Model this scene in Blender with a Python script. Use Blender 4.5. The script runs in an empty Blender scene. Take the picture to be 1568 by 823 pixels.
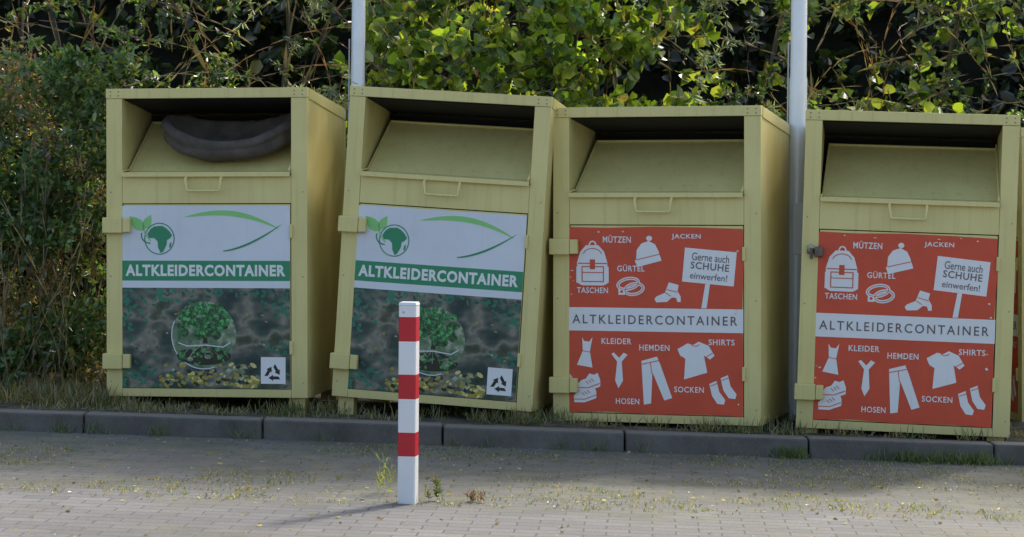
import bpy, bmesh, math, random
import numpy as np
from mathutils import Vector, noise, Matrix
R = math.radians
random.seed(7); rng = np.random.default_rng(7)
sc = bpy.context.scene
sc.view_settings.view_transform = 'Standard'
try: sc.view_settings.look = 'None'
except Exception: pass
sc.view_settings.exposure = 0

SUN_EL, SUN_AZ = 42, 33
SKY, SUN = 0.30, 5.0
AIR, DUST = 1.1, 4.0

# ------------------------------------------------------------------ helpers
def link(ob, parent=None):
    sc.collection.objects.link(ob)
    if parent: ob.parent = parent
    return ob
def empty(name):
    e = bpy.data.objects.new(name, None); e.empty_display_size = .1
    return link(e)
def gz(x): return -0.028 * x

def nt(name):
    m = bpy.data.materials.new(name); m.use_nodes = True
    t = m.node_tree; t.nodes.clear()
    o = t.nodes.new('ShaderNodeOutputMaterial'); b = t.nodes.new('ShaderNodeBsdfPrincipled')
    t.links.new(b.outputs[0], o.inputs[0])
    return m, t, b, o
def N(t, ty, **kw):
    n = t.nodes.new(ty)
    for k, v in kw.items():
        if k.startswith('_'): setattr(n, k[1:], v)
        else: n.inputs[k.replace('__', ' ')].default_value = v
    return n
def ramp(t, fac, stops):
    r = t.nodes.new('ShaderNodeValToRGB'); e = r.color_ramp.elements
    while len(e) < len(stops): e.new(.5)
    for i, (p, c) in enumerate(stops):
        e[i].position = p; e[i].color = (*c, 1) if len(c) == 3 else c
    t.links.new(fac, r.inputs[0]); return r
def mix(t, fac, a, b, mode='MIX'):
    m = t.nodes.new('ShaderNodeMix'); m.data_type = 'RGBA'; m.blend_type = mode
    for s, v in ((m.inputs[0], fac), (m.inputs[6], a), (m.inputs[7], b)):
        if hasattr(v, 'links') or hasattr(v, 'is_linked'): t.links.new(v, s)
        else: s.default_value = v if not isinstance(v, tuple) else ((*v, 1) if len(v) == 3 else v)
    return m.outputs[2]
def coords(t, kind='Object', scale=None):
    tc = t.nodes.new('ShaderNodeTexCoord'); o = tc.outputs[kind]
    if scale:
        mp = t.nodes.new('ShaderNodeMapping'); mp.inputs['Scale'].default_value = scale
        t.links.new(o, mp.inputs[0]); o = mp.outputs[0]
    return o
def noise_n(t, co, scale, detail=4, rough=.55):
    n = N(t, 'ShaderNodeTexNoise', Scale=scale, Detail=detail, Roughness=rough)
    t.links.new(co, n.inputs['Vector']); return n.outputs['Fac']
def bump(t, b, h, strength=.3, dist=.01):
    n = N(t, 'ShaderNodeBump', Strength=strength, Distance=dist)
    t.links.new(h, n.inputs['Height']); t.links.new(n.outputs[0], b.inputs['Normal'])

# ------------------------------------------------------------------ materials
def mat_simple(name, col, rough=.5, var=.12, scale=8, metallic=0, bumps=0.0):
    m, t, b, o = nt(name)
    co = coords(t)
    f = noise_n(t, co, scale, 5, .6)
    lo = tuple(c * (1 - var) for c in col); hi = tuple(min(1, c * (1 + var)) for c in col)
    r = ramp(t, f, [(.3, lo), (.7, hi)])
    t.links.new(r.outputs[0], b.inputs['Base Color'])
    b.inputs['Roughness'].default_value = rough; b.inputs['Metallic'].default_value = metallic
    if bumps: bump(t, b, noise_n(t, co, scale * 6, 4), bumps, .004)
    return m

def mat_paint():
    m, t, b, o = nt('yellow_container_paint')
    co = coords(t)
    f = noise_n(t, co, 1.6, 5, .6)
    base = ramp(t, f, [(.3, (.65, .555, .215)), (.7, (.745, .645, .27))]).outputs[0]
    # rain streaks : stretched vertically
    st = noise_n(t, coords(t, 'Object', (22, 22, .9)), 1, 4, .7)
    s = ramp(t, st, [(.52, (0, 0, 0)), (.78, (1, 1, 1))]).outputs[0]
    sm = N(t, 'ShaderNodeMath', _operation='MULTIPLY'); t.links.new(s, sm.inputs[0]); sm.inputs[1].default_value = .34
    c = mix(t, sm.outputs[0], base, (.34, .28, .12))
    # speckled dirt
    sp = noise_n(t, co, 70, 3, .7)
    s2 = ramp(t, sp, [(.64, (0, 0, 0)), (.74, (1, 1, 1))]).outputs[0]
    sm2 = N(t, 'ShaderNodeMath', _operation='MULTIPLY'); t.links.new(s2, sm2.inputs[0]); sm2.inputs[1].default_value = .35
    c = mix(t, sm2.outputs[0], c, (.24, .19, .1))
    # grime toward the foot
    sx = t.nodes.new('ShaderNodeSeparateXYZ'); t.links.new(co, sx.inputs[0])
    mr = N(t, 'ShaderNodeMapRange'); t.links.new(sx.outputs[2], mr.inputs[0])
    mr.inputs[1].default_value = 0; mr.inputs[2].default_value = .35; mr.inputs[3].default_value = .55; mr.inputs[4].default_value = 0
    mm = N(t, 'ShaderNodeMath', _operation='MULTIPLY'); t.links.new(mr.outputs[0], mm.inputs[0]); t.links.new(f, mm.inputs[1])
    c = mix(t, mm.outputs[0], c, (.24, .22, .11))
    t.links.new(c, b.inputs['Base Color'])
    rr = ramp(t, f, [(.3, (.38,) * 3), (.7, (.55,) * 3)]); t.links.new(rr.outputs[0], b.inputs['Roughness'])
    bump(t, b, noise_n(t, co, 2.2, 2), .25, .02)
    return m
M_PAINT = mat_paint()
M_DARK = mat_simple('interior_shade_black', (.008, .008, .008), .9)  # shade inside the hood put into the colour
M_RIVET = mat_simple('rivet_metal', (.30, .28, .16), .4, metallic=.3)
M_STEEL = mat_simple('galvanised_steel', (.42, .44, .46), .42, .15, 5, .4)
M_POLE = mat_simple('pole_coating', (.76, .77, .78), .35, .08, 3, .1)
M_BED = mat_simple('grey_bed_fabric', (.085, .070, .058), .95, .35, 9, 0, .9)

def mat_print(name, col, rough=.38, grime=.25):
    m, t, b, o = nt(name)
    co = coords(t)
    f = noise_n(t, co, 2.5, 6, .65)
    g = tuple(c * (1 - grime) for c in col)
    c = ramp(t, f, [(.3, g), (.62, col)]).outputs[0]
    st = noise_n(t, coords(t, 'Object', (30, 30, 1.5)), 1, 3, .7)
    s = ramp(t, st, [(.6, (0, 0, 0)), (.85, (.35,) * 3)]).outputs[0]
    c = mix(t, s, c, tuple(x * .55 + .03 for x in col))
    t.links.new(c, b.inputs['Base Color']); b.inputs['Roughness'].default_value = rough
    bump(t, b, noise_n(t, co, 3.5, 2), .15, .01)
    return m
M_PWHITE = mat_print('poster_pale_print', (.69, .725, .775), .35, .08)
M_WHITE = mat_print('poster_white_print', (.80, .80, .80), .35, .06)
M_GREEN = mat_print('poster_green_print', (.018, .26, .12), .35, .12)
M_LGREEN = mat_print('poster_light_green_print', (.25, .62, .20), .35, .1)
M_RED = mat_print('poster_red_print', (.68, .080, .030), .45, .18)
M_GREYTXT = mat_print('poster_grey_print', (.15, .115, .12), .4, .1)
M_TREEDK = mat_print('poster_dark_print', (.015, .022, .012), .35, .2)
M_TEAL = mat_print('poster_teal_print', (.025, .21, .13), .35, .4)
M_TEAL2 = mat_print('poster_deep_teal_print', (.012, .10, .075), .35, .4)
M_YEL = mat_print('poster_yellow_print', (.72, .64, .22), .35, .3)
M_YEL2 = mat_print('poster_ochre_print', (.40, .32, .05), .35, .3)

def mat_nature():
    m, t, b, o = nt('poster_nature_print')
    co = coords(t)
    n1 = noise_n(t, coords(t, 'Object', (1, 1, 1.5)), 4.6, 2.5, .5)
    base = ramp(t, n1, [(.32, (.008, .03, .035)), (.42, (.025, .065, .055)), (.49, (.11, .12, .10)), (.56, (.25, .24, .19)), (.63, (.07, .085, .05)), (.72, (.012, .045, .035))]).outputs[0]
    n2 = noise_n(t, co, 24, 3)
    c = mix(t, .45, base, ramp(t, n2, [(.3, (.4,)*3), (.7, (1.0,)*3)]).outputs[0], 'MULTIPLY')
    t.links.new(c, b.inputs['Base Color']); b.inputs['Roughness'].default_value = .3
    return m
M_NATURE = mat_nature()
def mat_glass_print():
    m, t, b, o = nt('poster_globe_print')
    f = noise_n(t, coords(t), 14, 3)
    c = ramp(t, f, [(.35, (.03, .12, .06)), (.52, (.16, .23, .13)), (.66, (.42, .46, .34))]).outputs[0]
    t.links.new(c, b.inputs['Base Color']); b.inputs['Roughness'].default_value = .3
    return m
M_GLOBE = mat_glass_print()
def mat_treeprint(name, k):
    m, t, b, o = nt(name)
    f = noise_n(t, coords(t), 34, 4, .7)
    c = ramp(t, f, [(.40, (.006 * k, .06 * k, .02 * k)), (.5, (.025 * k, .22 * k, .065 * k)), (.60, (.15 * k, .50 * k, .17 * k))]).outputs[0]
    t.links.new(c, b.inputs['Base Color']); b.inputs['Roughness'].default_value = .3
    return m
M_TREE = mat_treeprint('poster_tree_print', 1.0); M_TREE2 = mat_treeprint('poster_tree_shade_print', .45)

def mat_leaf():
    m, t, b, o = nt('foliage_leaves')
    t.nodes.remove(b)
    a = t.nodes.new('ShaderNodeAttribute'); a.attribute_name = 'col'
    df = t.nodes.new('ShaderNodeBsdfDiffuse'); t.links.new(a.outputs['Color'], df.inputs[0])
    tr = t.nodes.new('ShaderNodeBsdfTranslucent')
    mc = mix(t, 1.0, a.outputs['Color'], (2.0, 2.0, .8), 'MULTIPLY'); t.links.new(mc, tr.inputs[0])
    ms = t.nodes.new('ShaderNodeMixShader'); ms.inputs[0].default_value = .45
    t.links.new(df.outputs[0], ms.inputs[1]); t.links.new(tr.outputs[0], ms.inputs[2])
    gl = t.nodes.new('ShaderNodeBsdfGlossy'); gl.inputs['Roughness'].default_value = .38; gl.inputs[0].default_value = (1, 1, 1, 1)
    m2 = t.nodes.new('ShaderNodeMixShader'); m2.inputs[0].default_value = .06
    t.links.new(ms.outputs[0], m2.inputs[1]); t.links.new(gl.outputs[0], m2.inputs[2])
    t.links.new(m2.outputs[0], o.inputs[0])
    return m
M_LEAF = mat_leaf()

# ------------------------------------------------------------------ mesh helpers
def box(bm, x0, x1, y0, y1, z0, z1):
    vs = [bm.verts.new(p) for p in ((x0,y0,z0),(x1,y0,z0),(x1,y1,z0),(x0,y1,z0),(x0,y0,z1),(x1,y0,z1),(x1,y1,z1),(x0,y1,z1))]
    for f in ((0,3,2,1),(4,5,6,7),(0,1,5,4),(1,2,6,5),(2,3,7,6),(3,0,4,7)): bm.faces.new([vs[i] for i in f])
    return vs
def bm_ob(name, bm, mat, parent=None, bevel=0, smooth=False):
    me = bpy.data.meshes.new(name); bm.normal_update(); bm.to_mesh(me); bm.free()
    for m in (mat if isinstance(mat, list) else [mat]): me.materials.append(m)
    ob = bpy.data.objects.new(name, me); link(ob, parent)
    if smooth:
        for p in me.polygons: p.use_smooth = True
    if bevel:
        md = ob.modifiers.new('b', 'BEVEL'); md.width = bevel; md.segments = 2; md.limit_method = 'ANGLE'
    return ob
def tube(name, pts, r, mat, parent=None):
    cu = bpy.data.curves.new(name, 'CURVE'); cu.dimensions = '3D'; cu.bevel_depth = r; cu.bevel_resolution = 3; cu.use_fill_caps = True
    s = cu.splines.new('POLY'); s.points.add(len(pts) - 1)
    for i, p in enumerate(pts): s.points[i].co = (*p, 1)
    cu.materials.append(mat)
    return link(bpy.data.objects.new(name, cu), parent)

# ------------------------------------------------------------------ poster artwork (flat printed layers)
class Art:
    def __init__(s, cx, kx, topy, kz, parent):
        s.cx, s.kx, s.ty, s.kz, s.p = cx, kx, topy, kz, parent
        s.d = {}
    def poly(s, pts, mat, layer):
        V, F, _ = s.d.setdefault((mat.name, layer), ([], [], mat))
        b = len(V)
        y = .003 - .0015 * layer
        for (x, z) in pts: V.append(((x - s.cx) * s.kx, y, 2.05 - (z - s.ty) * s.kz))
        F.append(list(range(b, b + len(pts))))
    def rect(s, x0, y0, x1, y1, mat, layer): s.poly([(x0,y1),(x1,y1),(x1,y0),(x0,y0)], mat, layer)
    def ell(s, cx, cy, rx, ry, mat, layer, rot=0, n=28, a0=0, a1=360):
        c, q = math.cos(R(rot)), math.sin(R(rot)); P = []
        full = (a1 - a0) >= 360
        for i in range(n if full else n + 1):
            a = R(a0 + (a1 - a0) * i / n); u, v = rx * math.cos(a), ry * math.sin(a)
            P.append((cx + u * c - v * q, cy + u * q + v * c))
        s.poly(P[::-1], mat, layer)
    def stroke(s, pts, w, mat, layer, closed=False):
        P = [Vector(p) for p in pts]
        for i in range(len(P) - (0 if closed else 1)):
            a, b = P[i], P[(i + 1) % len(P)]; d = (b - a)
            if d.length < 1e-6: continue
            d.normalize(); n = Vector((-d.y, d.x)) * w / 2; e = d * w * .3
            s.poly([a - e + n, b + e + n, b + e - n, a - e - n], mat, layer + .01 * (i % 7))
    def arc(s, cx, cy, rx, ry, w, mat, layer, a0=0, a1=360, rot=0, n=24):
        c, q = math.cos(R(rot)), math.sin(R(rot)); O, I = [], []
        for i in range(n + 1):
            a = R(a0 + (a1 - a0) * i / n)
            for L, e in ((O, w / 2), (I, -w / 2)):
                u, v = (rx + e) * math.cos(a), (ry + e) * math.sin(a)
                L.append((cx + u * c - v * q, cy + u * q + v * c))
        for i in range(n): s.poly([O[i + 1], O[i], I[i], I[i + 1]], mat, layer)
    def text(s, txt, x0, y0, x1, y1, mat, layer, bold=0.0, rot=0, space=1.0):
        cu = bpy.data.curves.new('t', 'FONT'); cu.body = txt; cu.size = 1; cu.offset = bold; cu.space_character = space
        cu.resolution_u = 3
        ob = bpy.data.objects.new('t', cu); sc.collection.objects.link(ob)
        bpy.context.view_layer.update()
        me = bpy.data.meshes.new_from_object(ob.evaluated_get(bpy.context.evaluated_depsgraph_get()))
        co = np.empty(len(me.vertices) * 3); me.vertices.foreach_get('co', co); co = co.reshape(-1, 3)
        mn, mx = co.min(0), co.max(0)
        cxx, cyy = (x0 + x1) / 2, (y0 + y1) / 2
        V, F, _ = s.d.setdefault((mat.name, layer), ([], [], mat)); b = len(V)
        yy = .003 - .0015 * layer; c, q = math.cos(R(rot)), math.sin(R(rot))
        for v in co:
            u = (v[0] - (mn[0] + mx[0]) / 2) / (mx[0] - mn[0]) * (x1 - x0)
            w = -(v[1] - (mn[1] + mx[1]) / 2) / (mx[1] - mn[1]) * (y1 - y0)
            px, pz = cxx + u * c - w * q, cyy + u * q + w * c
            V.append(((px - s.cx) * s.kx, yy, 2.05 - (pz - s.ty) * s.kz))
        for p in me.polygons: F.append([b + i for i in p.vertices])
        bpy.data.objects.remove(ob); bpy.data.curves.remove(cu); bpy.data.meshes.remove(me)
    def finish(s):
        by = {}
        for (mn, l), (V, F, m) in s.d.items():
            a, f, _ = by.setdefault(mn, ([], [], m)); b = len(a)
            a += V; f += [[i + b for i in q] for q in F]
        for mn, (V, F, m) in by.items():
            me = bpy.data.meshes.new(mn); me.from_pydata(V, [], F); me.materials.append(m)
            link(bpy.data.objects.new('poster_' + mn.replace('poster_', ''), me), s.p)

def green_poster(parent, seed):
    A = Art(319, .0044, 134.5, .0043, parent); g = M_GREEN
    A.rect(187, 316, 448, 401, M_PWHITE, 0)
    A.rect(187, 401, 448, 432, M_GREEN, 0)
    A.rect(187, 432, 448, 443, M_PWHITE, 0)
    A.rect(187, 443, 448, 598, M_NATURE, 0)
    A.text('ALTKLEIDERCONTAINER', 193, 407, 441, 425, M_WHITE, 1, bold=.042, space=1.12)
    # globe logo
    A.arc(246, 367, 23, 24, 1.6, g, 1)
    A.poly([(232,352),(238,348),(250,347),(257,351),(262,356),(266,362),(262,367),(258,369),(257,377),(252,387),(248,389),(244,381),(243,371),(238,366),(230,366),(227,360)][::-1], g, 1)
    A.poly([(262,374),(265,372),(264,380),(261,381)], g, 1)
    A.arc(232, 362, 14, 12, 2, g, 1, 90, 200)
    # leaves
    def leaf(x0, y0, x1, y1, w, m):
        P0, P1 = Vector((x0, y0)), Vector((x1, y1)); d = P1 - P0; n = Vector((-d.y, d.x)).normalized()
        L = [P0 + d * t + n * w * math.sin(math.pi * t ** .8) for t in [i / 8 for i in range(9)]]
        Q = [P0 + d * t - n * w * math.sin(math.pi * t ** .8) for t in [i / 8 for i in range(1, 8)]]
        A.poly(L + Q[::-1], m, 1)
    leaf(222, 354, 199, 332, 8.5, M_LGREEN); leaf(222, 352, 233, 330, 6.5, M_LGREEN)
    A.stroke([(221, 349), (224, 360), (232, 370)], 2, M_LGREEN, 1)
    # swoosh
    top, bot, n = [], [], 18
    for i in range(n + 1):
        t = i / n; x = 283 + 150 * t
        y = 334 - 12 * math.sin(math.pi * min(1, t * .9)) * .9 + 22 * t ** 2.2
        w = 4.2 * math.sin(math.pi * t) ** .8
        top.append((x, y - w)); bot.append((x, y + w))
    for i in range(n): A.poly([bot[i], bot[i + 1], top[i + 1], top[i]], M_LGREEN, 1)
    top, bot = [], []
    for i in range(n + 1):
        t = i / n; x = 345 + 91 * t; y = 386 - 6 * t - 36 * t ** 1.7; w = 1.7 * math.sin(math.pi * (t * .9 + .1)) ** .7
        top.append((x, y - w)); bot.append((x, y + w))
    for i in range(n): A.poly([bot[i], bot[i + 1], top[i + 1], top[i]], g, 1.5)
    # foliage sprigs and bright leaves of the forest picture
    rr = random.Random(5)
    for (cx, cy, sx_, sy_, cnt) in ((203, 462, 12, 14, 30), (262, 456, 20, 8, 34), (332, 452, 12, 6, 16), (432, 466, 12, 16, 34), (222, 575, 26, 14, 50), (196, 500, 6, 16, 12), (424, 536, 14, 8, 22), (392, 452, 16, 5, 16), (440, 575, 6, 12, 8)):
        for k in range(cnt):
            x = min(444, max(191, rr.gauss(cx, sx_))); y = min(594, max(447, rr.gauss(cy, sy_)))
            A.ell(x, y, rr.uniform(3, 5.5), rr.uniform(1.4, 2.8), rr.choice([M_TEAL, M_TEAL, M_TEAL2]), .5 + .004 * k, rr.uniform(0, 180), 7)
    for k in range(160):
        x = rr.uniform(246, 400); y = 596 - 34 * rr.random() ** 1.4 - (4 if 280 < x < 360 else 0)
        if y > 594: y = 594
        A.ell(x, y, rr.uniform(2, 6), rr.uniform(1.4, 3.4), rr.choice([M_YEL, M_YEL2, M_YEL2, M_GLOBE, M_TREEDK]), .75 + .001 * k, rr.uniform(-40, 40), 7)
    for k in range(60):
        x = rr.uniform(195, 440); y = rr.uniform(470, 565)
        A.ell(x, y, rr.uniform(1, 3), rr.uniform(1, 2), rr.choice([M_YEL2, M_GLOBE, M_TEAL2]), .7, rr.uniform(-40, 40), 6)
    # globe with tree
    A.ell(315, 516, 50, 52, M_GLOBE, 1)
    A.arc(315, 516, 50, 52, 1.4, M_PWHITE, 1.5, 70, 205)
    A.arc(315, 516, 50, 52, .8, M_GLOBE, 1.5, -120, 70)
    rr = random.Random(seed)
    for i in range(30):
        a = rr.uniform(0, 6.28); q = rr.uniform(0, 1) ** .5
        A.ell(316 + 40 * q * math.cos(a), 498 + 22 * q * math.sin(a), rr.uniform(6, 9), rr.uniform(5, 7), M_TREE2, 2 + .01 * i, n=9)
    for i in range(60):
        a = rr.uniform(0, 6.28); q = rr.uniform(0, 1) ** .5
        A.ell(315 + 40 * q * math.cos(a), 490 + 23 * q * math.sin(a), rr.uniform(3, 7), rr.uniform(2.5, 5), M_TREE if rr.random() < .7 else M_TREE2, 2.4 + .02 * i, n=9)
    A.poly([(312, 536), (322, 536), (319, 514), (315, 514)], M_TREEDK, 2)
    A.ell(315, 548, 42, 14, M_TREEDK, 1.6)
    for i in range(40):
        a = rr.uniform(0, 6.28); q = rr.uniform(0, 1) ** .5
        A.ell(315 + 40 * q * math.cos(a), 547 + 14 * q * math.sin(a), rr.uniform(2, 6), rr.uniform(1.5, 4), rr.choice([M_GLOBE, M_TREE, M_TREEDK]), 1.65 + .005 * i, n=7)
    for a in range(7):
        x = 290 + a * 9; A.stroke([(316, 528), (x, 538 + (a % 3) * 3), (x + (a - 3) * 3, 550)], 1.2, M_GLOBE, 3)
    A.stroke([(276, 528), (290, 533), (318, 531), (345, 534), (356, 527)], 1.6, M_PWHITE, 3.2)
    # recycling mark
    A.rect(403, 549, 441, 590, M_WHITE, 1)
    C0 = Vector((422, 573.5)); TV = [C0 + Vector((math.cos(R(a)), math.sin(R(a)))) * 19 for a in (-90, 30, 150)]
    for k in range(3):
        a, b = TV[k], TV[(k + 1) % 3]; d = (b - a); n = Vector((-d.y, d.x)).normalized()
        if (C0 - a).dot(n) < 0: n = -n
        p0, p1, p2 = a + d * .17, a + d * .50, a + d * .72
        A.poly([p0, p1, p1 + n * 4.5, p0 + n * 4.5 + d * .09], M_TREEDK, 2)
        A.poly([p1 - n * 2.5, p2 + n * 2.2, p1 + n * 7], M_TREEDK, 2.1)
    A.finish()

def red_poster(parent):
    A = Art(1005, 1.37 / 316, 165, 2.05 / 485, parent); w, r = M_WHITE, M_RED
    # slightly ragged sheet
    P = [(869,637),(930,634),(1000,637),(1080,635),(1136,637),(1137,560),(1135,470),(1138,400),(1136,352),(1070,350),(1000,349),(930,351),(870,350),(868,430),(870,500),(868,570)]
    A.poly(P, r, 0)
    A.rect(868.5, 474, 1137, 510, w, 1)
    A.text('ALTKLEIDERCONTAINER', 877, 485, 1128, 499, M_GREYTXT, 2, bold=.008, space=1.3)
    for s, x0, y0, x1, y1 in (('MÜTZEN',924,362,967,374),('JACKEN',1029,360,1073,369),('GÜRTEL',946,407,988,418),('TASCHEN',884,443,932,452),
                              ('KLEIDER',922,521,968,530),('HEMDEN',980,530,1026,539),('SHIRTS',1085,520,1124,529),('HOSEN',944,613,980,622),('SOCKEN',1033,593,1078,602)):
        A.text(s, x0, y0, x1, y1, w, 1, bold=.016, space=1.1)
    # backpack
    A.poly([(886,437),(884,405),(889,388),(898,378),(917,378),(926,388),(931,405),(931,437),(925,440),(892,440)], w, 1)
    A.arc(908, 378, 5, 6, 2.2, w, 1, 180, 360)
    A.stroke([(886,406),(930,406)], 1.6, r, 2); A.stroke([(892,411),(925,411),(925,434),(892,434)], 1.5, r, 2, True)
    A.stroke([(892,420),(925,420)], 1.3, r, 2.2); A.rect(904, 400, 912, 415, r, 2.3); A.arc(908, 393, 14, 10, 1.3, r, 2, 190, 350)
    A.rect(883, 411, 888, 436, w, 1.2); A.rect(928, 411, 933, 436, w, 1.2)
    # bobble hat
    A.poly([(975,402),(976,385),(983,375),(994,371),(1004,376),(1009,386),(1012,396),(1006,399)][::1], w, 1)
    A.poly([(973,401),(1011,392),(1014,401),(977,411)][::-1], w, 1.2); A.ell(995, 367, 4.5, 4, w, 1.3)
    A.stroke([(976,400),(1011,391)], 1.2, r, 2)
    # belt
    for k, (cx, cy, a) in enumerate(((963,437,-12),(972,445,-12))):
        A.arc(cx, cy, 16 - 2 * k, 8, 5, w, 1 + .2 * k, 0, 360, a)
        A.arc(cx, cy, 16 - 2 * k, 8, 1, r, 2 + .2 * k, 0, 360, a)
    A.rect(948, 444, 958, 454, w, 1.6); A.rect(951, 447, 955, 451, r, 2.4)
    # ankle boot
    A.poly([(1003,460),(1006,456),(1019,450),(1025,434),(1040,438),(1038,447),(1043,456),(1043,464),(1038,464),(1036,458),(1030,457),(1022,464),(1006,465)], w, 1)
    A.stroke([(1022,445),(1038,449)], 1.2, r, 2); A.stroke([(1020,450),(1028,455)], 1.1, r, 2)
    # placard
    rot = 5; c, q = math.cos(R(rot)), math.sin(R(rot))
    def T(u, v): return (1086 + u * c - v * q, 410 + u * q + v * c)
    A.poly([T(-39,26),T(39,26),T(39,-26),T(-39,-26)], w, 1)
    A.text('Gerne auch', 1060, 390, 1116, 402, M_GREYTXT, 2, .004, rot)
    A.text('SCHUHE', 1058, 404, 1116, 415, M_GREYTXT, 2, .014, rot, 1.1)
    A.text('einwerfen!', 1057, 420, 1113, 430, M_GREYTXT, 2, .004, rot)
    A.poly([(1074,473),(1082,473),(1087,436),(1080,436)], w, 1)
    # dress
    A.poly([(884,563),(893,541),(892,520),(895,526),(903,527),(908,520),(904,542),(908,567)], w, 1)
    A.stroke([(892,541),(904,543)], 1, r, 2)
    # tie
    A.poly([(937,545),(941,543),(949,551),(956,543),(962,546),(953,557),(955,586),(948,598),(943,586),(946,557)], w, 1)
    # trousers
    A.poly([(983,555),(1007,548),(1012,560),(1030,611),(1018,615),(1000,572),(998,620),(987,622)], w, 1)
    A.stroke([(984,560),(1010,554)], 1.2, r, 2); A.stroke([(997,558),(999,574)], 1, r, 2)
    # t-shirt
    A.poly([(1038,536),(1053,527),(1062,529),(1070,524),(1085,530),(1094,545),(1087,551),(1078,545),(1083,571),(1048,582),(1050,550),(1043,548)], w, 1)
    A.arc(1065, 527, 6, 4, 1.2, r, 2, 10, 170); A.stroke([(1040,545),(1047,549)], 1, r, 2); A.stroke([(1080,548),(1091,541)], 1, r, 2)
    # sneakers
    for dx, dy in ((6, -14), (0, 4)):
        A.poly([(879+dx,607+dy),(884+dx,601+dy),(892+dx,598+dy),(897+dx,590+dy),(904+dx,592+dy),(910+dx,589+dy),(914+dx,600+dy),(914+dx,610+dy),(896+dx,617+dy),(880+dx,617+dy)], w, 1 + (dy > 0) * .8)
        A.stroke([(880+dx,612+dy),(896+dx,612+dy),(913+dx,605+dy)], 1.2, r, 3)
        for k in range(3): A.stroke([(892+dx+4*k,602+dy-2*k),(896+dx+4*k,606+dy-2*k)], 1, r, 3)
    # socks
    for dx, dy in ((0, 0), (17, -9)):
        A.poly([(1086+dx,588+dy),(1097+dx,583+dy),(1101+dx,600+dy),(1110+dx,612+dy),(1108+dx,619+dy),(1098+dx,618+dy),(1090+dx,606+dy)], w, 1 + (dx > 0) * .5)
        A.stroke([(1088+dx,591+dy),(1098+dx,587+dy)], 1, r, 3)
    # scuffs and torn spots along the edges
    rr = random.Random(int(parent.location.x * 77))
    for k in range(14):
        ex = rr.choice([rr.uniform(872, 880), rr.uniform(1124, 1134), rr.uniform(880, 1120)])
        ey = rr.uniform(353, 358) if 885 < ex < 1120 else rr.uniform(360, 630)
        dx, dy = rr.uniform(2, 7), rr.uniform(.6, 1.8)
        A.poly([(ex - dx * .5, ey), (ex, ey + dy), (ex + dx * .5, ey + dy * .3), (ex + dx * .2, ey - dy)], M_PAINT if k % 2 else M_WHITE, 3.4)
    A.finish()

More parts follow.
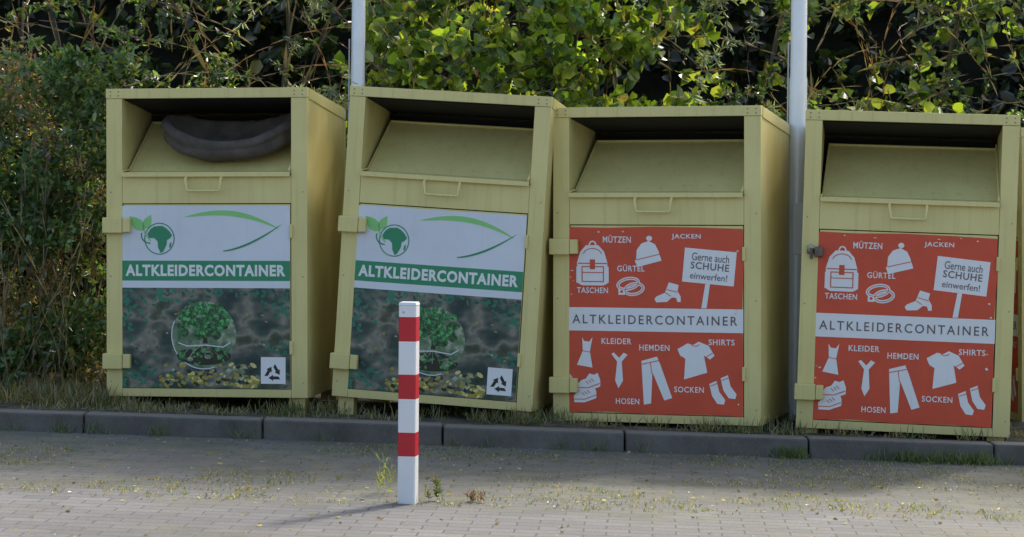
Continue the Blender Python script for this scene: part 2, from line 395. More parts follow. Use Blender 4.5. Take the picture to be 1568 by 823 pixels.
# ------------------------------------------------------------------ clothing containers
W2, H, D = .685, 2.05, 1.2
def container(x, y, z, yaw, roll, kind, sx=1.0, pitch=0, locks=(1, 1)):
    e = empty('clothes_donation_container')
    e.location = (x, y, z); e.rotation_euler = (R(pitch), R(roll), R(-yaw)); e.scale = (sx, 1, 1)
    drop = .11
    bm = bmesh.new()
    # corner posts, rails
    box(bm, -W2, -.577, 0, .05, 0, H - .067); box(bm, .577, W2, 0, .05, 0, H - .067)
    vs = box(bm, -W2 - .002, W2 + .002, -.004, .05, H - .065, H)
    box(bm, -.5755, .5755, .001, .05, 0, .053)
    box(bm, -.5755, .5755, .002, .04, 1.285, 1.470)
    # walls
    for s in (-1, 1):
        a, b_ = (-W2, -W2 + .02) if s < 0 else (W2 - .02, W2)
        v = box(bm, a, b_, .052, D, 0, H - .004)
        for k in v:
            if k.co.z > 1 and k.co.y > .5: k.co.z -= drop
            elif k.co.z > 1: k.co.z -= drop * .05
        # folded roof edge strip on sides
        a2, b2 = (-W2 - .006, -W2) if s < 0 else (W2, W2 + .006)
        v = box(bm, a2 + .001 * 0, b2, .054, D, H - .07, H)
        for k in v:
            if k.co.y > .5: k.co.z -= drop
            else: k.co.z -= .005
        # hood cheeks
        c0, c1 = (-.588, -.578) if s < 0 else (.578, .588)
        box(bm, c0, c1, .052, .68, 1.40, H - .075)
        # recessed bottom & seam strips on the side
        a3, b3 = (-W2 - .004, -W2) if s < 0 else (W2, W2 + .004)
        box(bm, a3, b3, .054, D, .0, .05)
        box(bm, a3, b3, D - .05, D + .002, .052, H - drop - .075)
    box(bm, -W2 + .021, W2 - .021, D - .02, D, .02, H - drop - .01)
    box(bm, -W2 + .021, W2 - .021, .052, D - .021, .01, .03)
    v = box(bm, -W2 + .0, W2 - .0, .0505, D, H - .001, H + .012)
    for k in v:
        if k.co.y > .5: k.co.z -= drop
        else: k.co.z -= .012
    bm_ob('body', bm, M_PAINT, e, .003)
    # door panel
    bm = bmesh.new(); box(bm, -.570, .570, .006, .03, .058, 1.279)
    bm_ob('door', bm, M_PAINT, e, .003)
    # near-black panels: shade under the hood ceiling and behind the door put into colour
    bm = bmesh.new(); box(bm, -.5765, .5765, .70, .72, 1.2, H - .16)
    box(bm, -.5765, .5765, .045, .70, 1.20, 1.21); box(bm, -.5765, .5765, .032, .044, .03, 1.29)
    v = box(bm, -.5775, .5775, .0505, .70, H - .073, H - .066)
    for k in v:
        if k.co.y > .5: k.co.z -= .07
    bm_ob('interior_shade_panels', bm, M_DARK, e)
    # flap / tray
    bm = bmesh.new()
    prof = [(-.028, 1.487), (.12, 1.502), (.60, 1.835)]
    wid = [.572, .566, .545]
    th = .012
    rows = []
    for (yy, zz), ww in zip(prof, wid):
        rows.append([bm.verts.new((-ww, yy, zz)), bm.verts.new((.572, yy, zz)), bm.verts.new((.572, yy + .002, zz - th)), bm.verts.new((-ww, yy + .002, zz - th))])
    for i in range(2):
        a, b_ = rows[i], rows[i + 1]
        for j in range(4): bm.faces.new([a[j], a[(j + 1) % 4], b_[(j + 1) % 4], b_[j]])
    bm.faces.new(rows[0][::-1]); bm.faces.new(rows[-1])
    # front lip
    box(bm, -.574, .574, -.036, -.0285, 1.462, 1.492)
    box(bm, -.574, .574, -.0284, .001, 1.4715, 1.4745)
    bmesh.ops.recalc_face_normals(bm, faces=bm.faces)
    bm_ob('chute_flap', bm, M_PAINT, e, .002)
    tube('flap_rim', [(-.568, -.02, 1.50), (-.562, .12, 1.512), (-.541, .60, 1.845)], .007, M_PAINT, e)
    tube('flap_rim', [(.566, -.03, 1.50), (.568, .06, 1.56), (.568, .60, 1.87)], .007, M_PAINT, e)
    tube('flap_top_rim', [(-.545, .60, 1.842), (.57, .60, 1.842)], .008, M_PAINT, e)
    # handle
    tube('handle', [(-.128, -.032, 1.455), (-.128, -.052, 1.447), (-.118, -.058, 1.375), (-.108, -.058, 1.368), (.098, -.058, 1.368), (.108, -.058, 1.375), (.112, -.052, 1.447), (.112, -.032, 1.455)], .009, M_PAINT, e)
    # lock boxes on left post
    for zc, on in zip((1.14, .235), locks):
        if on:
            bm = bmesh.new(); box(bm, -.70, -.565, -.052, -.001, zc - .052, zc + .052); box(bm, -.5635, -.513, -.046, -.001, zc - .047, zc + .047)
            bm_ob('lock_box', bm, M_PAINT, e, .006)
        else:
            bm = bmesh.new(); box(bm, -.60, -.545, -.05, -.001, zc - .035, zc + .03); box(bm, -.65, -.602, -.025, -.001, zc - .018, zc + .018)
            box(bm, -.63, -.61, -.04, -.026, zc - .05, zc + .02)
            bm_ob('broken_lock', bm, mat_simple('worn_lock_metal', (.14, .11, .095), .4, .4, 30, .6), e, .006)
            tube('lock_shackle', [(-.63, -.03, zc), (-.65, -.045, zc + .03), (-.62, -.05, zc + .05), (-.59, -.05, zc + .03)], .006, M_STEEL, e)
    # small hinges right, rivets
    bm = bmesh.new()
    for zc in (1.10, .33):
        box(bm, .566, .588, -.014, -.001, zc - .045, zc + .045)
    bm_ob('hinges', bm, M_PAINT, e, .004)
    bm = bmesh.new()
    for px in (-.655, -.6, .6, .655):
        for pz in (H - .02, H - .047):
            bmesh.ops.create_icosphere(bm, subdivisions=1, radius=.006, matrix=Matrix.Translation((px, -.004, pz)))
    for pz in (1.36, .8, .1):
        for px in (-.655, .655):
            bmesh.ops.create_icosphere(bm, subdivisions=1, radius=.005, matrix=Matrix.Translation((px, 0, pz)))
    bm_ob('rivets', bm, M_RIVET, e)
    # feet
    bm = bmesh.new()
    for fx in (-.60, .60):
        for fy in (.06, D - .18):
            box(bm, fx - .055, fx + .055, fy, fy + .1, -.2, -.001)
    bm_ob('feet', bm, M_PAINT, e, .004)
    if kind == 'green': green_poster(e, int(abs(x * 100)))
    elif kind == 'red': red_poster(e)
    elif kind == 'side':
        red_poster(e)
        bm = bmesh.new(); box(bm, W2 + .0065, W2 + .008, .09, D - .06, .2, 1.86)
        bm_ob('side_poster', bm, M_RED, e)
        bm = bmesh.new(); box(bm, W2 + .0085, W2 + .009, .09, D - .06, .9, 1.05)
        for k in range(6): box(bm, W2 + .0085, W2 + .009, .13 + (k % 2) * .05, .26 + .05 * (k % 3), .28 + k * .26 + (.1 if k > 2 else 0), .36 + k * .26 + (.1 if k > 2 else 0))
        bm_ob('side_poster_print', bm, M_WHITE, e)
    return e

c1 = container(-2.027, 15.60, .262, 8, -.1, 'green')
c2 = container(-.530, 15.40, .235, 11, 3.6, 'green', sx=.985)
c3 = container(.930, 15.22, .125, 16.5, 0, 'red', sx=1.005)
c4 = container(2.495, 15.05, .082, 9, 1.9, 'red', sx=.985, locks=(0, 1))
c5 = container(3.51, 16.98, .02, 88, 0, 'side')

# pet bed stuffed in first container
def pet_bed():
    bm = bmesh.new(); n = 56
    cx, cy, rx, ry = .10, .25, .465, .22
    rings = []
    for k in range(13):
        ring = []
        for i in range(n):
            a = 2 * math.pi * i / n; ca, sa = math.cos(a), math.sin(a)
            ca = math.copysign(abs(ca) ** .8, ca)
            rim = 1.69 + .15 * abs(ca) ** 2.2 + (.10 if sa > 0 else 0) * sa
            P = [(.02,1.56),(.6,1.56),(.86,1.575),(.97,1.60),(1.0,1.635),(.955,rim-.062),(1.03,rim-.045),(1.05,rim-.012),(.98,rim+.018),(.88,rim+.004),(.82,rim-.04),(.7,1.63),(.02,1.61)][k]
            rr_, zz = P
            if k < 5: zz += .11 * abs(ca) ** 4
            fold = .012 * noise.noise(Vector((ca * 6, sa * 6, k * .35))) + .014 * noise.noise(Vector((ca * 3, sa * 3, k * .3)))
            zz += .10 * max(0, sa) * (1 if k in (0, 1, 2, 11, 12) else .4) + fold
            ww = 1 + .05 * noise.noise(Vector((ca * 7, sa * 7, k * .5 + 5)))
            ring.append(bm.verts.new((cx + rx * rr_ * ca * (1 + (ww - 1) * .3), cy + ry * rr_ * sa * ww, zz)))
        rings.append(ring)
    for k in range(12):
        for i in range(n): bm.faces.new([rings[k][i], rings[k][(i + 1) % n], rings[k + 1][(i + 1) % n], rings[k + 1][i]])
    bm.faces.new(rings[0][::-1]); bm.faces.new(rings[-1])
    bmesh.ops.recalc_face_normals(bm, faces=bm.faces)
    ob = bm_ob('pet_bed', bm, M_BED, None, 0, True)
    md = ob.modifiers.new('s', 'SUBSURF'); md.levels = 1; md.render_levels = 1
    ob.location = c1.location; ob.rotation_euler = c1.rotation_euler
pet_bed()

# ------------------------------------------------------------------ bollard
def bollard():
    m1 = mat_print('bollard_white_paint', (.80, .80, .80), .35, .1)
    m2 = mat_print('bollard_red_paint', (.54, .012, .024), .35, .12)
    e = empty('bollard'); X, Y = -.537, 12.12
    e.location = (X, Y, gz(X)); e.rotation_euler = (0, R(.45), R(-10))
    hh = [0, .244, .366, .538, .664, .834, .960, 1.018]
    bm = bmesh.new(); r = .0455; bv = .006
    sec = [(-r, -r + bv), (-r + bv, -r), (r - bv, -r), (r, -r + bv), (r, r - bv), (r - bv, r), (-r + bv, r), (-r, r - bv)]
    rows = [[bm.verts.new((a, b_, h_)) for a, b_ in sec] for h_ in [-.3] + hh]
    for i in range(len(rows) - 1):
        for j in range(8):
            f = bm.faces.new([rows[i][j], rows[i][(j + 1) % 8], rows[i + 1][(j + 1) % 8], rows[i + 1][j]])
            f.material_index = 1 if i in (2, 4, 6) else 0
    bm.faces.new(rows[-1])
    bm_ob('post', bm, [m1, m2], e)
    bm = bmesh.new()
    q = .048; v = box(bm, -q, q, -q, q, 1.0185, 1.036)
    for k in v:
        if k.co.z > 1.03: k.co.x *= .9; k.co.y *= .9
    bm_ob('cap', bm, m1, e, .004)
    bm = bmesh.new(); bmesh.ops.create_icosphere(bm, subdivisions=2, radius=.006, matrix=Matrix.Translation((-.02, -.0455, .985)))
    bm_ob('bolt', bm, M_STEEL, e)
bollard()

# ------------------------------------------------------------------ poles
def pole(X, Y, r, lean, base_h, name='lamp_post'):
    e = empty(name); e.location = (X, Y, gz(X) + .1); e.rotation_euler = (0, R(lean), 0)
    bm = bmesh.new(); n = 24
    prof = [(-.2, r * 1.06), (base_h, r * 1.06), (base_h + .02, r * .98), (6.5, r * .7)]
    rows = [[bm.verts.new((q * math.cos(2 * math.pi * i / n), q * math.sin(2 * math.pi * i / n), z)) for i in range(n)] for z, q in prof]
    for a, b_ in zip(rows, rows[1:]):
        for i in range(n): bm.faces.new([a[i], a[(i + 1) % n], b_[(i + 1) % n], b_[i]])
    bm.faces.new(rows[-1])
    bm_ob('shaft', bm, M_POLE, e, 0, True)
    bm = bmesh.new(); q = r * 1.06; box(bm, -.035, .035, -q - .006, -q + .03, 1.15, 1.5)
    bm_ob('access_hatch', bm, M_POLE, e, .004)
    tube('cable', [(-r - .012, 0, .3), (-r - .012, 0, 2.6)], .006, M_STEEL, e)
    # arm and head above the frame
    tube('arm', [(0, 0, 6.5), (0, -.3, 6.7), (0, -.9, 6.75)], .03, M_POLE, e)
    bm = bmesh.new(); box(bm, -.12, .12, -1.5, -.88, 6.7, 6.8); bm_ob('lamp_head', bm, M_POLE, e, .03)
pole(-1.140, 17.02, .052, .6, 2.2)
pole(1.932, 16.08, .058, .65, 2.35)

# ------------------------------------------------------------------ ground / pavement
def kY(x): return 15.1 - .0615 * (x + 3.3)
def mat_pavers():
    m, t, b, o = nt('concrete_pavers')
    co = coords(t)
    br = N(t, 'ShaderNodeTexBrick', Scale=1.0)
    mp = t.nodes.new('ShaderNodeMapping'); mp.inputs['Rotation'].default_value = (0, 0, R(3.5)); t.links.new(co, mp.inputs[0])
    wob = N(t, 'ShaderNodeTexNoise', Scale=1.2, Detail=2); t.links.new(co, wob.inputs['Vector'])
    ad = t.nodes.new('ShaderNodeVectorMath'); ad.operation = 'MULTIPLY_ADD'
    t.links.new(wob.outputs['Color'], ad.inputs[0]); ad.inputs[1].default_value = (.03, .03, 0); t.links.new(mp.outputs[0], ad.inputs[2])
    t.links.new(ad.outputs[0], br.inputs['Vector'])
    br.inputs['Brick Width'].default_value = .22; br.inputs['Row Height'].default_value = .115
    br.inputs['Mortar Size'].default_value = .006; br.inputs['Mortar Smooth'].default_value = .5; br.inputs['Bias'].default_value = 0
    br.inputs['Color1'].default_value = (.145, .142, .140, 1); br.inputs['Color2'].default_value = (.200, .195, .19, 1)
    br.inputs['Mortar'].default_value = (.075, .07, .055, 1)
    c = br.outputs['Color']
    n1 = noise_n(t, co, .9, 6, .65)
    c = mix(t, ramp(t, n1, [(.35, (0,)*3), (.7, (.65,)*3)]).outputs[0], c, (.095, .093, .088))
    n2 = noise_n(t, co, 60, 4, .7)
    c = mix(t, .55, c, ramp(t, n2, [(.3, (.45,)*3), (.7, (1.05,)*3)]).outputs[0], 'MULTIPLY')
    # moss / grass joints, denser toward kerb & right side
    sx = t.nodes.new('ShaderNodeSeparateXYZ'); t.links.new(co, sx.inputs[0])
    n3 = noise_n(t, coords(t, 'Object', (.5, 1, 1)), 1.7, 5, .7)
    mr = N(t, 'ShaderNodeMapRange'); t.links.new(sx.outputs[1], mr.inputs[0])
    mr.inputs[1].default_value = 11.6; mr.inputs[2].default_value = 13.3; mr.inputs[3].default_value = -.03; mr.inputs[4].default_value = .2
    mrx = N(t, 'ShaderNodeMapRange'); t.links.new(sx.outputs[0], mrx.inputs[0])
    mrx.inputs[1].default_value = -3; mrx.inputs[2].default_value = 2; mrx.inputs[3].default_value = -.04; mrx.inputs[4].default_value = .06
    a = N(t, 'ShaderNodeMath', _operation='ADD'); t.links.new(n3, a.inputs[0]); t.links.new(mr.outputs[0], a.inputs[1])
    a0 = N(t, 'ShaderNodeMath', _operation='ADD'); t.links.new(a.outputs[0], a0.inputs[0]); t.links.new(mrx.outputs[0], a0.inputs[1])
    patch = ramp(t, a0.outputs[0], [(.50, (0,)*3), (.70, (1,)*3)]).outputs[0]
    n4 = noise_n(t, co, 38, 4, .75)
    sp = ramp(t, n4, [(.44, (0,)*3), (.56, (1,)*3)]).outputs[0]
    jm = N(t, 'ShaderNodeMath', _operation='MAXIMUM'); t.links.new(br.outputs['Fac'], jm.inputs[0]); t.links.new(sp, jm.inputs[1])
    pm = N(t, 'ShaderNodeMath', _operation='MULTIPLY'); t.links.new(patch, pm.inputs[0]); t.links.new(jm.outputs[0], pm.inputs[1])
    gcol = ramp(t, noise_n(t, co, 5, 3), [(.35, (.06, .075, .025)), (.65, (.17, .15, .07))]).outputs[0]
    pm2 = N(t, 'ShaderNodeMath', _operation='MULTIPLY'); t.links.new(pm.outputs[0], pm2.inputs[0]); pm2.inputs[1].default_value = .8
    c = mix(t, pm2.outputs[0], c, gcol)
    t.links.new(c, b.inputs['Base Color']); b.inputs['Roughness'].default_value = .9
    hh = N(t, 'ShaderNodeMath', _operation='SUBTRACT'); t.links.new(n2, hh.inputs[0]); t.links.new(br.outputs['Fac'], hh.inputs[1])
    bump(t, b, hh.outputs[0], .5, .005)
    return m
def sheet(name, xs, ys, zf, mat, smooth=True):
    V = [(x, y, zf(x, y)) for y in ys for x in xs]; nx = len(xs)
    F = [(j*nx+i, j*nx+i+1, (j+1)*nx+i+1, (j+1)*nx+i) for j in range(len(ys)-1) for i in range(nx-1)]
    me = bpy.data.meshes.new(name); me.from_pydata(V, [], F); me.materials.append(mat)
    for p in me.polygons: p.use_smooth = smooth
    return link(bpy.data.objects.new(name, me))
sheet('pavement', [-150, -30, -8, 8, 30, 150], [-150, -20, 0, 10, 16, 40, 150], lambda x, y: gz(x), mat_pavers())

def mat_soil():
    m, t, b, o = nt('soil_ground'); co = coords(t)
    f = noise_n(t, co, 6, 7, .7)
    c = ramp(t, f, [(.3, (.035, .03, .02)), (.5, (.09, .075, .05)), (.68, (.2, .18, .11))]).outputs[0]
    t.links.new(c, b.inputs['Base Color']); b.inputs['Roughness'].default_value = 1
    bump(t, b, noise_n(t, co, 30, 5, .7), .8, .03); return m
M_SOIL = mat_soil()
xs = [-40, -25, -15, -10] + [-8 + i * .12 for i in range(134)] + [10, 15, 25, 40]
def vz(x, y):
    n = noise.noise(Vector((x * 1.7, y * 1.7, 0)))
    return gz(x) + .122 + .018 * n + .01 * noise.noise(Vector((x * 6, y * 6, 3)))
V = []; rowsn = 24
for j in range(rowsn + 1):
    for x in xs:
        y0 = kY(x) + .15; y = y0 + (18.8 - y0) * j / rowsn
        V.append((x, y, vz(x, y) if j else gz(x) + .10))
nx = len(xs)
F = [(j*nx+i, j*nx+i+1, (j+1)*nx+i+1, (j+1)*nx+i) for j in range(rowsn) for i in range(nx-1)]
me = bpy.data.meshes.new('verge'); me.from_pydata(V, [], F); me.materials.append(M_SOIL)
for p in me.polygons: p.use_smooth = True
link(bpy.data.objects.new('verge_soil', me))
M_BANK = mat_simple('dark_backing_bank', (.016, .018, .011), 1, .5, 3)
def bz(x, y):
    t = min(1, max(0, (y - 18.6) / 3.6))
    return gz(x) + .08 + 4.0 * (t * t * (3 - 2 * t)) + .25 * noise.noise(Vector((x * .8, y * .8, 2))) * t
sheet('backing_bank', [-60 + i * 1.0 for i in range(121)], [18.6 + i * .3 for i in range(14)] + [26, 40, 80], bz, M_BANK)  # added dark bank, closes off the sky behind the hedge

def mat_kerb():
    m, t, b, o = nt('kerb_concrete'); co = coords(t)
    f = noise_n(t, co, 3, 6, .7)
    c = ramp(t, f, [(.3, (.088, .080, .070)), (.7, (.185, .17, .15))]).outputs[0]
    n2 = noise_n(t, co, 90, 3, .7)
    c = mix(t, .5, c, ramp(t, n2, [(.3, (.5,)*3), (.7, (1,)*3)]).outputs[0], 'MULTIPLY')
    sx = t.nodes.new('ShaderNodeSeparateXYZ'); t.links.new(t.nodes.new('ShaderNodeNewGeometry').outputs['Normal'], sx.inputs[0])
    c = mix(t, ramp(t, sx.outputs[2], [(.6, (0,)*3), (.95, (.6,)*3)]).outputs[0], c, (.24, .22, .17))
    t.links.new(c, b.inputs['Base Color']); b.inputs['Roughness'].default_value = .95
    bump(t, b, n2, .5, .004); return m
bm = bmesh.new()
L = 1.153; x = -2.74 - L * 12
while x < 16:
    x1 = x + L - .012; j = random.uniform(-.007, .007)
    vs = []
    for zz in (-.2, .125 + j * .6):
        for xx, dy in ((x, 0), (x1, 0), (x1, .19), (x, .19)):
            vs.append(bm.verts.new((xx, kY(xx) + dy + j, gz(xx) + zz)))
    for f in ((0,3,2,1),(4,5,6,7),(0,1,5,4),(1,2,6,5),(2,3,7,6),(3,0,4,7)): bm.faces.new([vs[i] for i in f])
    x += L
bm_ob('kerb', bm, mat_kerb(), None, .014)

# ------------------------------------------------------------------ foliage engine
class Leaves:
    def __init__(s): s.a = []
    def add(s, P, Dr, L, w, col, fold=.25):
        n = len(P)
        if n == 0: return
        Dr = Dr / (np.linalg.norm(Dr, axis=1, keepdims=True) + 1e-9)
        rnd = rng.normal(size=(n, 3)); S = np.cross(Dr, rnd); S /= (np.linalg.norm(S, axis=1, keepdims=True) + 1e-9)
        Nn = np.cross(Dr, S)
        L = np.broadcast_to(L, (n,))[:, None]; w = np.broadcast_to(w, (n,))[:, None]
        T = [(0, 0, 0), (.28, .46, 1), (.68, .40, .9), (1, 0, .1), (.68, -.40, .9), (.28, -.46, 1)]
        V = np.stack([P + Dr * (t * L) + S * (q * w) + Nn * (l * w * fold - (t * t) * L * .12) for t, q, l in T], 1)
        s.a.append((V.reshape(-1, 3), np.repeat(col, 6, axis=0)))
    def build(s, name):
        V = np.concatenate([a for a, _ in s.a]); C = np.concatenate([c for _, c in s.a])
        n = len(V) // 6
        me = bpy.data.meshes.new(name)
        me.vertices.add(len(V)); me.vertices.foreach_set('co', V.astype(np.float32).ravel())
        base = (np.arange(n) * 6)[:, None]
        idx = (base + np.array([0, 1, 2, 3, 0, 3, 4, 5])[None]).astype(np.int32).ravel()
        me.loops.add(len(idx)); me.loops.foreach_set('vertex_index', idx)
        me.polygons.add(2 * n); me.polygons.foreach_set('loop_start', (np.arange(2 * n) * 4).astype(np.int32))
        me.update(calc_edges=True)
        at = me.color_attributes.new('col', 'FLOAT_COLOR', 'POINT')
        at.data.foreach_set('color', np.concatenate([np.clip(C, 0, 1), np.ones((len(C), 1))], 1).astype(np.float32).ravel())
        me.materials.append(M_LEAF)
        return link(bpy.data.objects.new(name, me))

SP = {  # L0,L1,w ratio, count, colours
 'big':   (.075, .13, .80, 9, [(.11,.18,.022),(.18,.25,.03),(.05,.095,.02),(.22,.27,.05)]),
 'top':   (.10, .16, .75, 9, [(.12,.19,.03),(.07,.12,.03)]),
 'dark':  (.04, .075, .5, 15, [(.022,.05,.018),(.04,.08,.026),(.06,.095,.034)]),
 'mid':   (.04, .08, .5, 15, [(.075,.13,.045),(.12,.18,.07),(.045,.085,.03)]),
 'silver':(.055, .09, .17, 30, [(.17,.21,.17),(.22,.26,.21),(.11,.15,.11)]),
 'bank':  (.10, .17, .7, 9, [(.02,.038,.013),(.03,.052,.017),(.012,.02,.008)]),
}
def spray(LV, p, d, kind, ln, bright=1.0):
    L0, L1, wr, cnt, cols = SP[kind]
    d = Vector(d).normalized()
    n = cnt; t = np.sort(rng.uniform(.1, 1, n))[:, None]
    p = np.array(p); d = np.array(d)
    droop = np.array([0, 0, -1.0])
    pos = p + d * ln * t + droop * ln * .35 * t ** 2
    td = d + droop * .7 * t
    rv = rng.normal(size=(n, 3)); dirs = td * .7 + rv * .75
    LL = rng.uniform(L0, L1, n)
    base = np.array(cols)[rng.integers(0, len(cols), n)]
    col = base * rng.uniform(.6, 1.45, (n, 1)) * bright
    yel = rng.random(n) < .025
    col[yel] = (.34, .28, .06)
    LV.add(pos, dirs, LL, LL * wr, col)
    # twig
    k = 3; tt = np.linspace(0, 1, k + 1)[:, None]
    q = p + d * ln * tt + droop * ln * .35 * tt ** 2
    LV.add(q[:-1], q[1:] - q[:-1], np.linalg.norm(q[1:] - q[:-1], axis=1) * 1.1, .006, np.tile([[.15, .12, .08]], (k, 1)), 0)

def nz(x, y, z): return noise.noise(Vector((x, y, z)))
def zone(x, z):
    j = .25 * nz(x * 1.3, z * 1.3, 9)
    u = x + j
    if u < -2.55: return 'mid' if random.random() < .75 else 'dark'
    if u < -1.95: return 'dark' if random.random() < .6 else 'mid'
    if u < -1.1: return 'silver' if random.random() < .65 else 'dark'
    if u < 1.25: return 'big' if random.random() < .78 else ('dark' if random.random() < .6 else 'mid')
    if u < 2.05: return 'silver' if (random.random() < .6 and z > 2.3) else ('big' if random.random() < .6 else 'dark')
    return 'dark' if random.random() < .4 else ('big' if random.random() < .55 else 'mid')

HL = Leaves()
for i in range(9600):
    x = random.uniform(-6.5, 8.0)
    if (x < -4.4 or x > 4.6) and random.random() < .6: continue
    z = random.uniform(.1, 4.3)
    if z > 3.45 and random.random() < .8: continue  # unseen gap, thinned so sun reaches the container sides
    if z < 1.35 and random.random() < .85 and x > -2.8: continue
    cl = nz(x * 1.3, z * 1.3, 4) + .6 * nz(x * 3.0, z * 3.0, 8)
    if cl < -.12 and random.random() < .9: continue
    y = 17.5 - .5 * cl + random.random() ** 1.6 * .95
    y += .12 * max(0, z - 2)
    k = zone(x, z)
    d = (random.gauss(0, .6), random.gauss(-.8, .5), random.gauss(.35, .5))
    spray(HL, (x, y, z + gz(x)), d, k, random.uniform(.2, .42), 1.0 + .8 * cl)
for i in range(2100):   # unseen crown, added above the frame to shade the paving
    x = random.uniform(-5.0, 8.5); top = 5.7 if x < 3.8 else 4.9
    top += .5 * nz(x * .9, 0, 33)
    z = random.uniform(4.25, top)
    if nz(x * .8, z * .9, 44) < -.12: continue
    spray(HL, (x, 17.8 + random.random() * 1.0, z), (random.gauss(0, .6), random.gauss(-.3, .6), random.gauss(.35, .5)), 'top', random.uniform(.3, .55), 1.0)
# longer bare-ish branches
for i in range(240):
    x = random.uniform(-5, 5); z = random.uniform(.8, 3.4); y = random.uniform(17.1, 17.8)
    d = Vector((random.gauss(0, .6), random.gauss(-.15, .2), random.uniform(.2, 1.2))).normalized(); p = Vector((x, y, z)); pts = [p.copy()]
    for s in range(10):
        p = p + d * .13; d = (d + Vector((random.gauss(0, .16), random.gauss(0, .08), -.08))).normalized(); pts.append(p.copy())
    P = np.array(pts); wd = np.linspace(.014, .004, 10)
    c = np.array(random.choice([(.16, .12, .08), (.28, .23, .17), (.2, .12, .08)]))
    for _ in range(2): HL.add(P[:-1], P[1:] - P[:-1], np.linalg.norm(P[1:] - P[:-1], axis=1) * 1.1, wd, np.tile(c, (10, 1)), 0)
# main stems carrying the added crown
for i in range(26):
    x = -5 + i * .52 + random.uniform(-.15, .15); p = Vector((x, 18.1 + random.uniform(-.1, .25), gz(x))); pts = [p.copy()]; d = Vector((random.gauss(0, .12), 0, 1))
    for s in range(14):
        p = p + d.normalized() * .38; d += Vector((random.gauss(0, .1), random.gauss(0, .05), 0)); pts.append(p.copy())
    P = np.array(pts); wd = np.linspace(.06, .02, 14)
    for _ in range(3): HL.add(P[:-1], P[1:] - P[:-1], np.linalg.norm(P[1:] - P[:-1], axis=1) * 1.2, wd, np.tile([.06, .05, .035], (14, 1)), 0)
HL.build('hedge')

BL = Leaves()
for i in range(3600):
    x = random.uniform(-7.5, 7.5); t = random.random(); y = 18.8 + 3.6 * t
    z = bz(x, y)
    if z < .9 and x > -3: continue
    if nz(x * .9, z * .9, 3) < -.35: continue
    d = (random.gauss(0, .5), -1, random.gauss(.6, .4))
    spray(BL, (x, y - .05, z + random.uniform(0, .25)), d, 'bank', random.uniform(.3, .6), .9 + .5 * nz(x, z, 1))
BL.build('ivy_undergrowth')

# dry scrub at the left of the row
SL = Leaves()
for i in range(2500):
    x = random.uniform(-5.0, -2.78); z = random.uniform(.15, 2.6) ; 
    hol = nz(x * 2.6, z * 2.6, 21)
    if hol < -.22: continue
    y = 16.35 - .35 * hol + .25 * nz(x * 2, z * 2, 6) + random.random() ** 1.4 * .8 + .18 * z
    if x > -3.0: y = max(y, 16.2)
    dry = nz(x * 1.5, z * 1.2, 12) + (.16 if z < 1.3 else -.2)
    if dry > .05:
        n = 18
        P = np.array([x, y, z]) + rng.normal(size=(n, 3)) * .09
        cc = np.array([(.28,.20,.12),(.34,.25,.15),(.18,.13,.08),(.15,.18,.07)])[rng.integers(0, 4, n)] * rng.uniform(.7, 1.2, (n, 1))
        LL = rng.uniform(.03, .06, n); SL.add(P, rng.normal(size=(n, 3)) + np.array([0, -.3, -.2]), LL, LL * .4, cc)
    else:
        spray(SL, (x, y, z), (random.gauss(0, .6), -.7, random.gauss(.5, .4)), 'mid', random.uniform(.15, .32), 1.3 + .5 * hol)
for i in range(260):
    x = random.uniform(-5.2, -2.8); y = random.uniform(16.0, 17.1); h = random.uniform(.5, 1.9); p = Vector((x, y, gz(x) + .1)); d = Vector((random.gauss(0, .22), random.gauss(-.05, .1), 1)); pts = [p.copy()]
    for s in range(8):
        p = p + d.normalized() * h / 8; d += Vector((random.gauss(0, .14), random.gauss(0, .08), 0)); pts.append(p.copy())
    P = np.array(pts); c = np.array(random.choice([(.30,.24,.15),(.22,.15,.10),(.36,.29,.18),(.14,.14,.07)]))
    for _ in range(2): SL.add(P[:-1], P[1:] - P[:-1], np.linalg.norm(P[1:] - P[:-1], axis=1) * 1.15, .006, np.tile(c, (8, 1)), 0)
SL.build('dry_shrub')

# grass
def tufts(LV, pts, h0, h1, nb, cols, spread=.04, wd=.006):
    for (x, y, z) in pts:
        n = nb; P = np.array([x, y, z]) + rng.normal(size=(n, 3)) * np.array([spread, spread, 0])
        Dr = rng.normal(size=(n, 3)) * .45 + np.array([0, 0, 1.0]); LL = rng.uniform(h0, h1, n)
        cc = np.array(cols)[rng.integers(0, len(cols), n)] * rng.uniform(.75, 1.2, (n, 1))
        LV.add(P, Dr, LL, wd, cc, .1)
DRY = [(.30,.25,.13),(.24,.20,.10),(.14,.15,.055),(.38,.32,.19)]
GRN = [(.08,.135,.035),(.12,.18,.05),(.17,.17,.07)]
GL = Leaves()
pts = []
for i in range(1100):
    x = random.uniform(-6, 5); y = random.uniform(kY(x) + .2, 16.0)
    if nz(x * 1.6, y * 2.5, 7) < .0: continue
    pts.append((x, y, vz(x, y)))
tufts(GL, pts, .02, .07, 12, DRY + GRN[:1])
pts = []
for i in range(600):
    x = random.uniform(-5.4, -2.7); y = random.uniform(15.5, 16.6); pts.append((x, y, vz(x, y)))
tufts(GL, pts, .05, .17, 14, DRY + GRN[:1])
pts = []
for cx, cy, s in ((-1.45, 15.45, .1), (-1.3, 15.6, .12), (.2, 15.3, .15), (.0, 15.25, .2), (1.72, 15.1, .12), (-.6, 15.3, .5), (-2.6, 15.55, .15), (1.0, 15.05, .4), (2.4, 14.95, .4)):
    for k in range(12): 
        x, y = random.gauss(cx, s), random.gauss(cy, .06); y = max(y, kY(x) + .2); pts.append((x, y, vz(x, y)))
tufts(GL, pts, .04, .13, 12, GRN + DRY[:2])
GL.build('verge_grass')
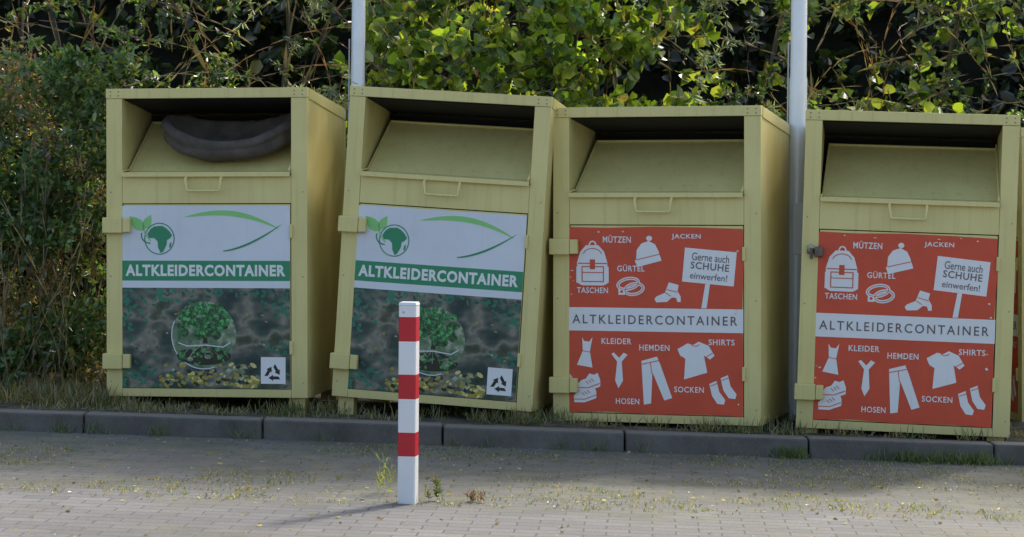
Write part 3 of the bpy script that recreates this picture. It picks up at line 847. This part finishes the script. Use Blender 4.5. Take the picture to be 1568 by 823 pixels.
WL = Leaves(); pts = []
# kerb foot weeds
for cx, s, n in ((1.78, .08, 12), (2.55, .16, 30), (2.85, .12, 16), (-1.9, .5, 6), (0.3, .5, 6), (-3.0, .3, 6)):
    for k in range(n):
        x = random.gauss(cx, s); y = kY(x) - random.uniform(.01, .07); pts.append((x, y, gz(x)))
tufts(WL, pts, .03, .11, 12, GRN, .025)
pts = []
for i in range(2600):
    x = random.uniform(-4, 4); y = random.uniform(12.0, 14.9)
    if nz(x * .8, y * 1.2, 17) + .12 * (x / 3.0) < .0: continue
    pts.append((x, y, gz(x)))
tufts(WL, pts, .008, .026, 6, DRY + GRN, .03, .006)
WL.build('paving_weeds')
def plant(name, x, y, h, cols, n, bushy, ls=.05):
    LV = Leaves(); z = gz(x)
    for k in range(n):
        p = np.array([x + random.gauss(0, .025), y + random.gauss(0, .025), z])
        hh = h * random.uniform(.6, 1); dx, dy = random.gauss(0, .14), random.gauss(0, .14)
        t = np.linspace(0, 1, 7)[:, None]; q = p + np.array([dx, dy, 1]) * hh * t
        LV.add(q[:-1], q[1:] - q[:-1], hh / 6 * 1.1, .004, np.tile(cols[0], (6, 1)), 0)
        m = bushy; tt = rng.uniform(.1, 1, m)[:, None]
        pos = p + np.array([dx, dy, 1]) * hh * tt
        LL = rng.uniform(.015, ls, m)
        LV.add(pos, rng.normal(size=(m, 3)) * .5 + np.array([0, 0, .7]), LL, LL * .2, np.array(cols)[rng.integers(0, len(cols), m)])
    LV.build(name)
plant('weed_plant', -.69, 12.45, .25, [(.20,.24,.07),(.26,.28,.10),(.15,.2,.05)], 4, 9, .06)
plant('weed_plant', -.405, 12.25, .15, [(.10,.13,.04),(.07,.10,.03),(.20,.15,.06)], 7, 14, .05)
plant('weed_plant', -.2, 12.2, .06, [(.20,.10,.06),(.16,.08,.05),(.10,.11,.04)], 14, 8, .035)
# scattered leaf litter
LT = Leaves(); n = 1500
xx = rng.uniform(-4, 4, n); yy = rng.uniform(10.5, 14.9, n); 
keep = rng.random(n) < np.where(yy > 12, .9, .35); xx, yy = xx[keep], yy[keep]; n = len(xx)
P = np.stack([xx, yy, -.028 * xx + .006], 1); Dr = rng.normal(size=(n, 3)); Dr[:, 2] *= .12
LL = rng.uniform(.012, .032, n)
LT.add(P, Dr, LL, LL * .5, np.array([(.28,.22,.10),(.30,.26,.16),(.14,.10,.06),(.4,.36,.2)])[rng.integers(0, 4, n)])
LT.build('leaf_litter')

# ------------------------------------------------------------------ light, sky, camera
w = bpy.data.worlds.new('World'); sc.world = w; w.use_nodes = True
t = w.node_tree; bg = t.nodes['Background']
sk = t.nodes.new('ShaderNodeTexSky'); sk.sky_type = 'NISHITA'; sk.sun_disc = False
sk.sun_elevation = R(SUN_EL); sk.sun_rotation = R(SUN_AZ); sk.air_density = AIR; sk.dust_density = DUST; sk.ozone_density = .7
t.links.new(sk.outputs[0], bg.inputs[0]); bg.inputs[1].default_value = SKY
ld = bpy.data.lights.new('sun', 'SUN'); ld.energy = SUN; ld.angle = R(6); ld.color = (1, .94, .84)
lo = link(bpy.data.objects.new('sun', ld))
dv = Vector((math.sin(R(SUN_AZ)) * math.cos(R(SUN_EL)), math.cos(R(SUN_AZ)) * math.cos(R(SUN_EL)), math.sin(R(SUN_EL))))
lo.rotation_euler = dv.to_track_quat('Z', 'Y').to_euler(); lo.location = (5, 10, 12)

cd = bpy.data.cameras.new('camera'); cam = link(bpy.data.objects.new('camera', cd))
cam.location = (0, 0, 1.6); cam.rotation_euler = (R(90), 0, 0)
cd.sensor_width = 36; cd.lens = 36 * 3600 / 1568; cd.shift_y = -112 / 1568
cd.clip_end = 500; cd.clip_start = .1
sc.camera = cam
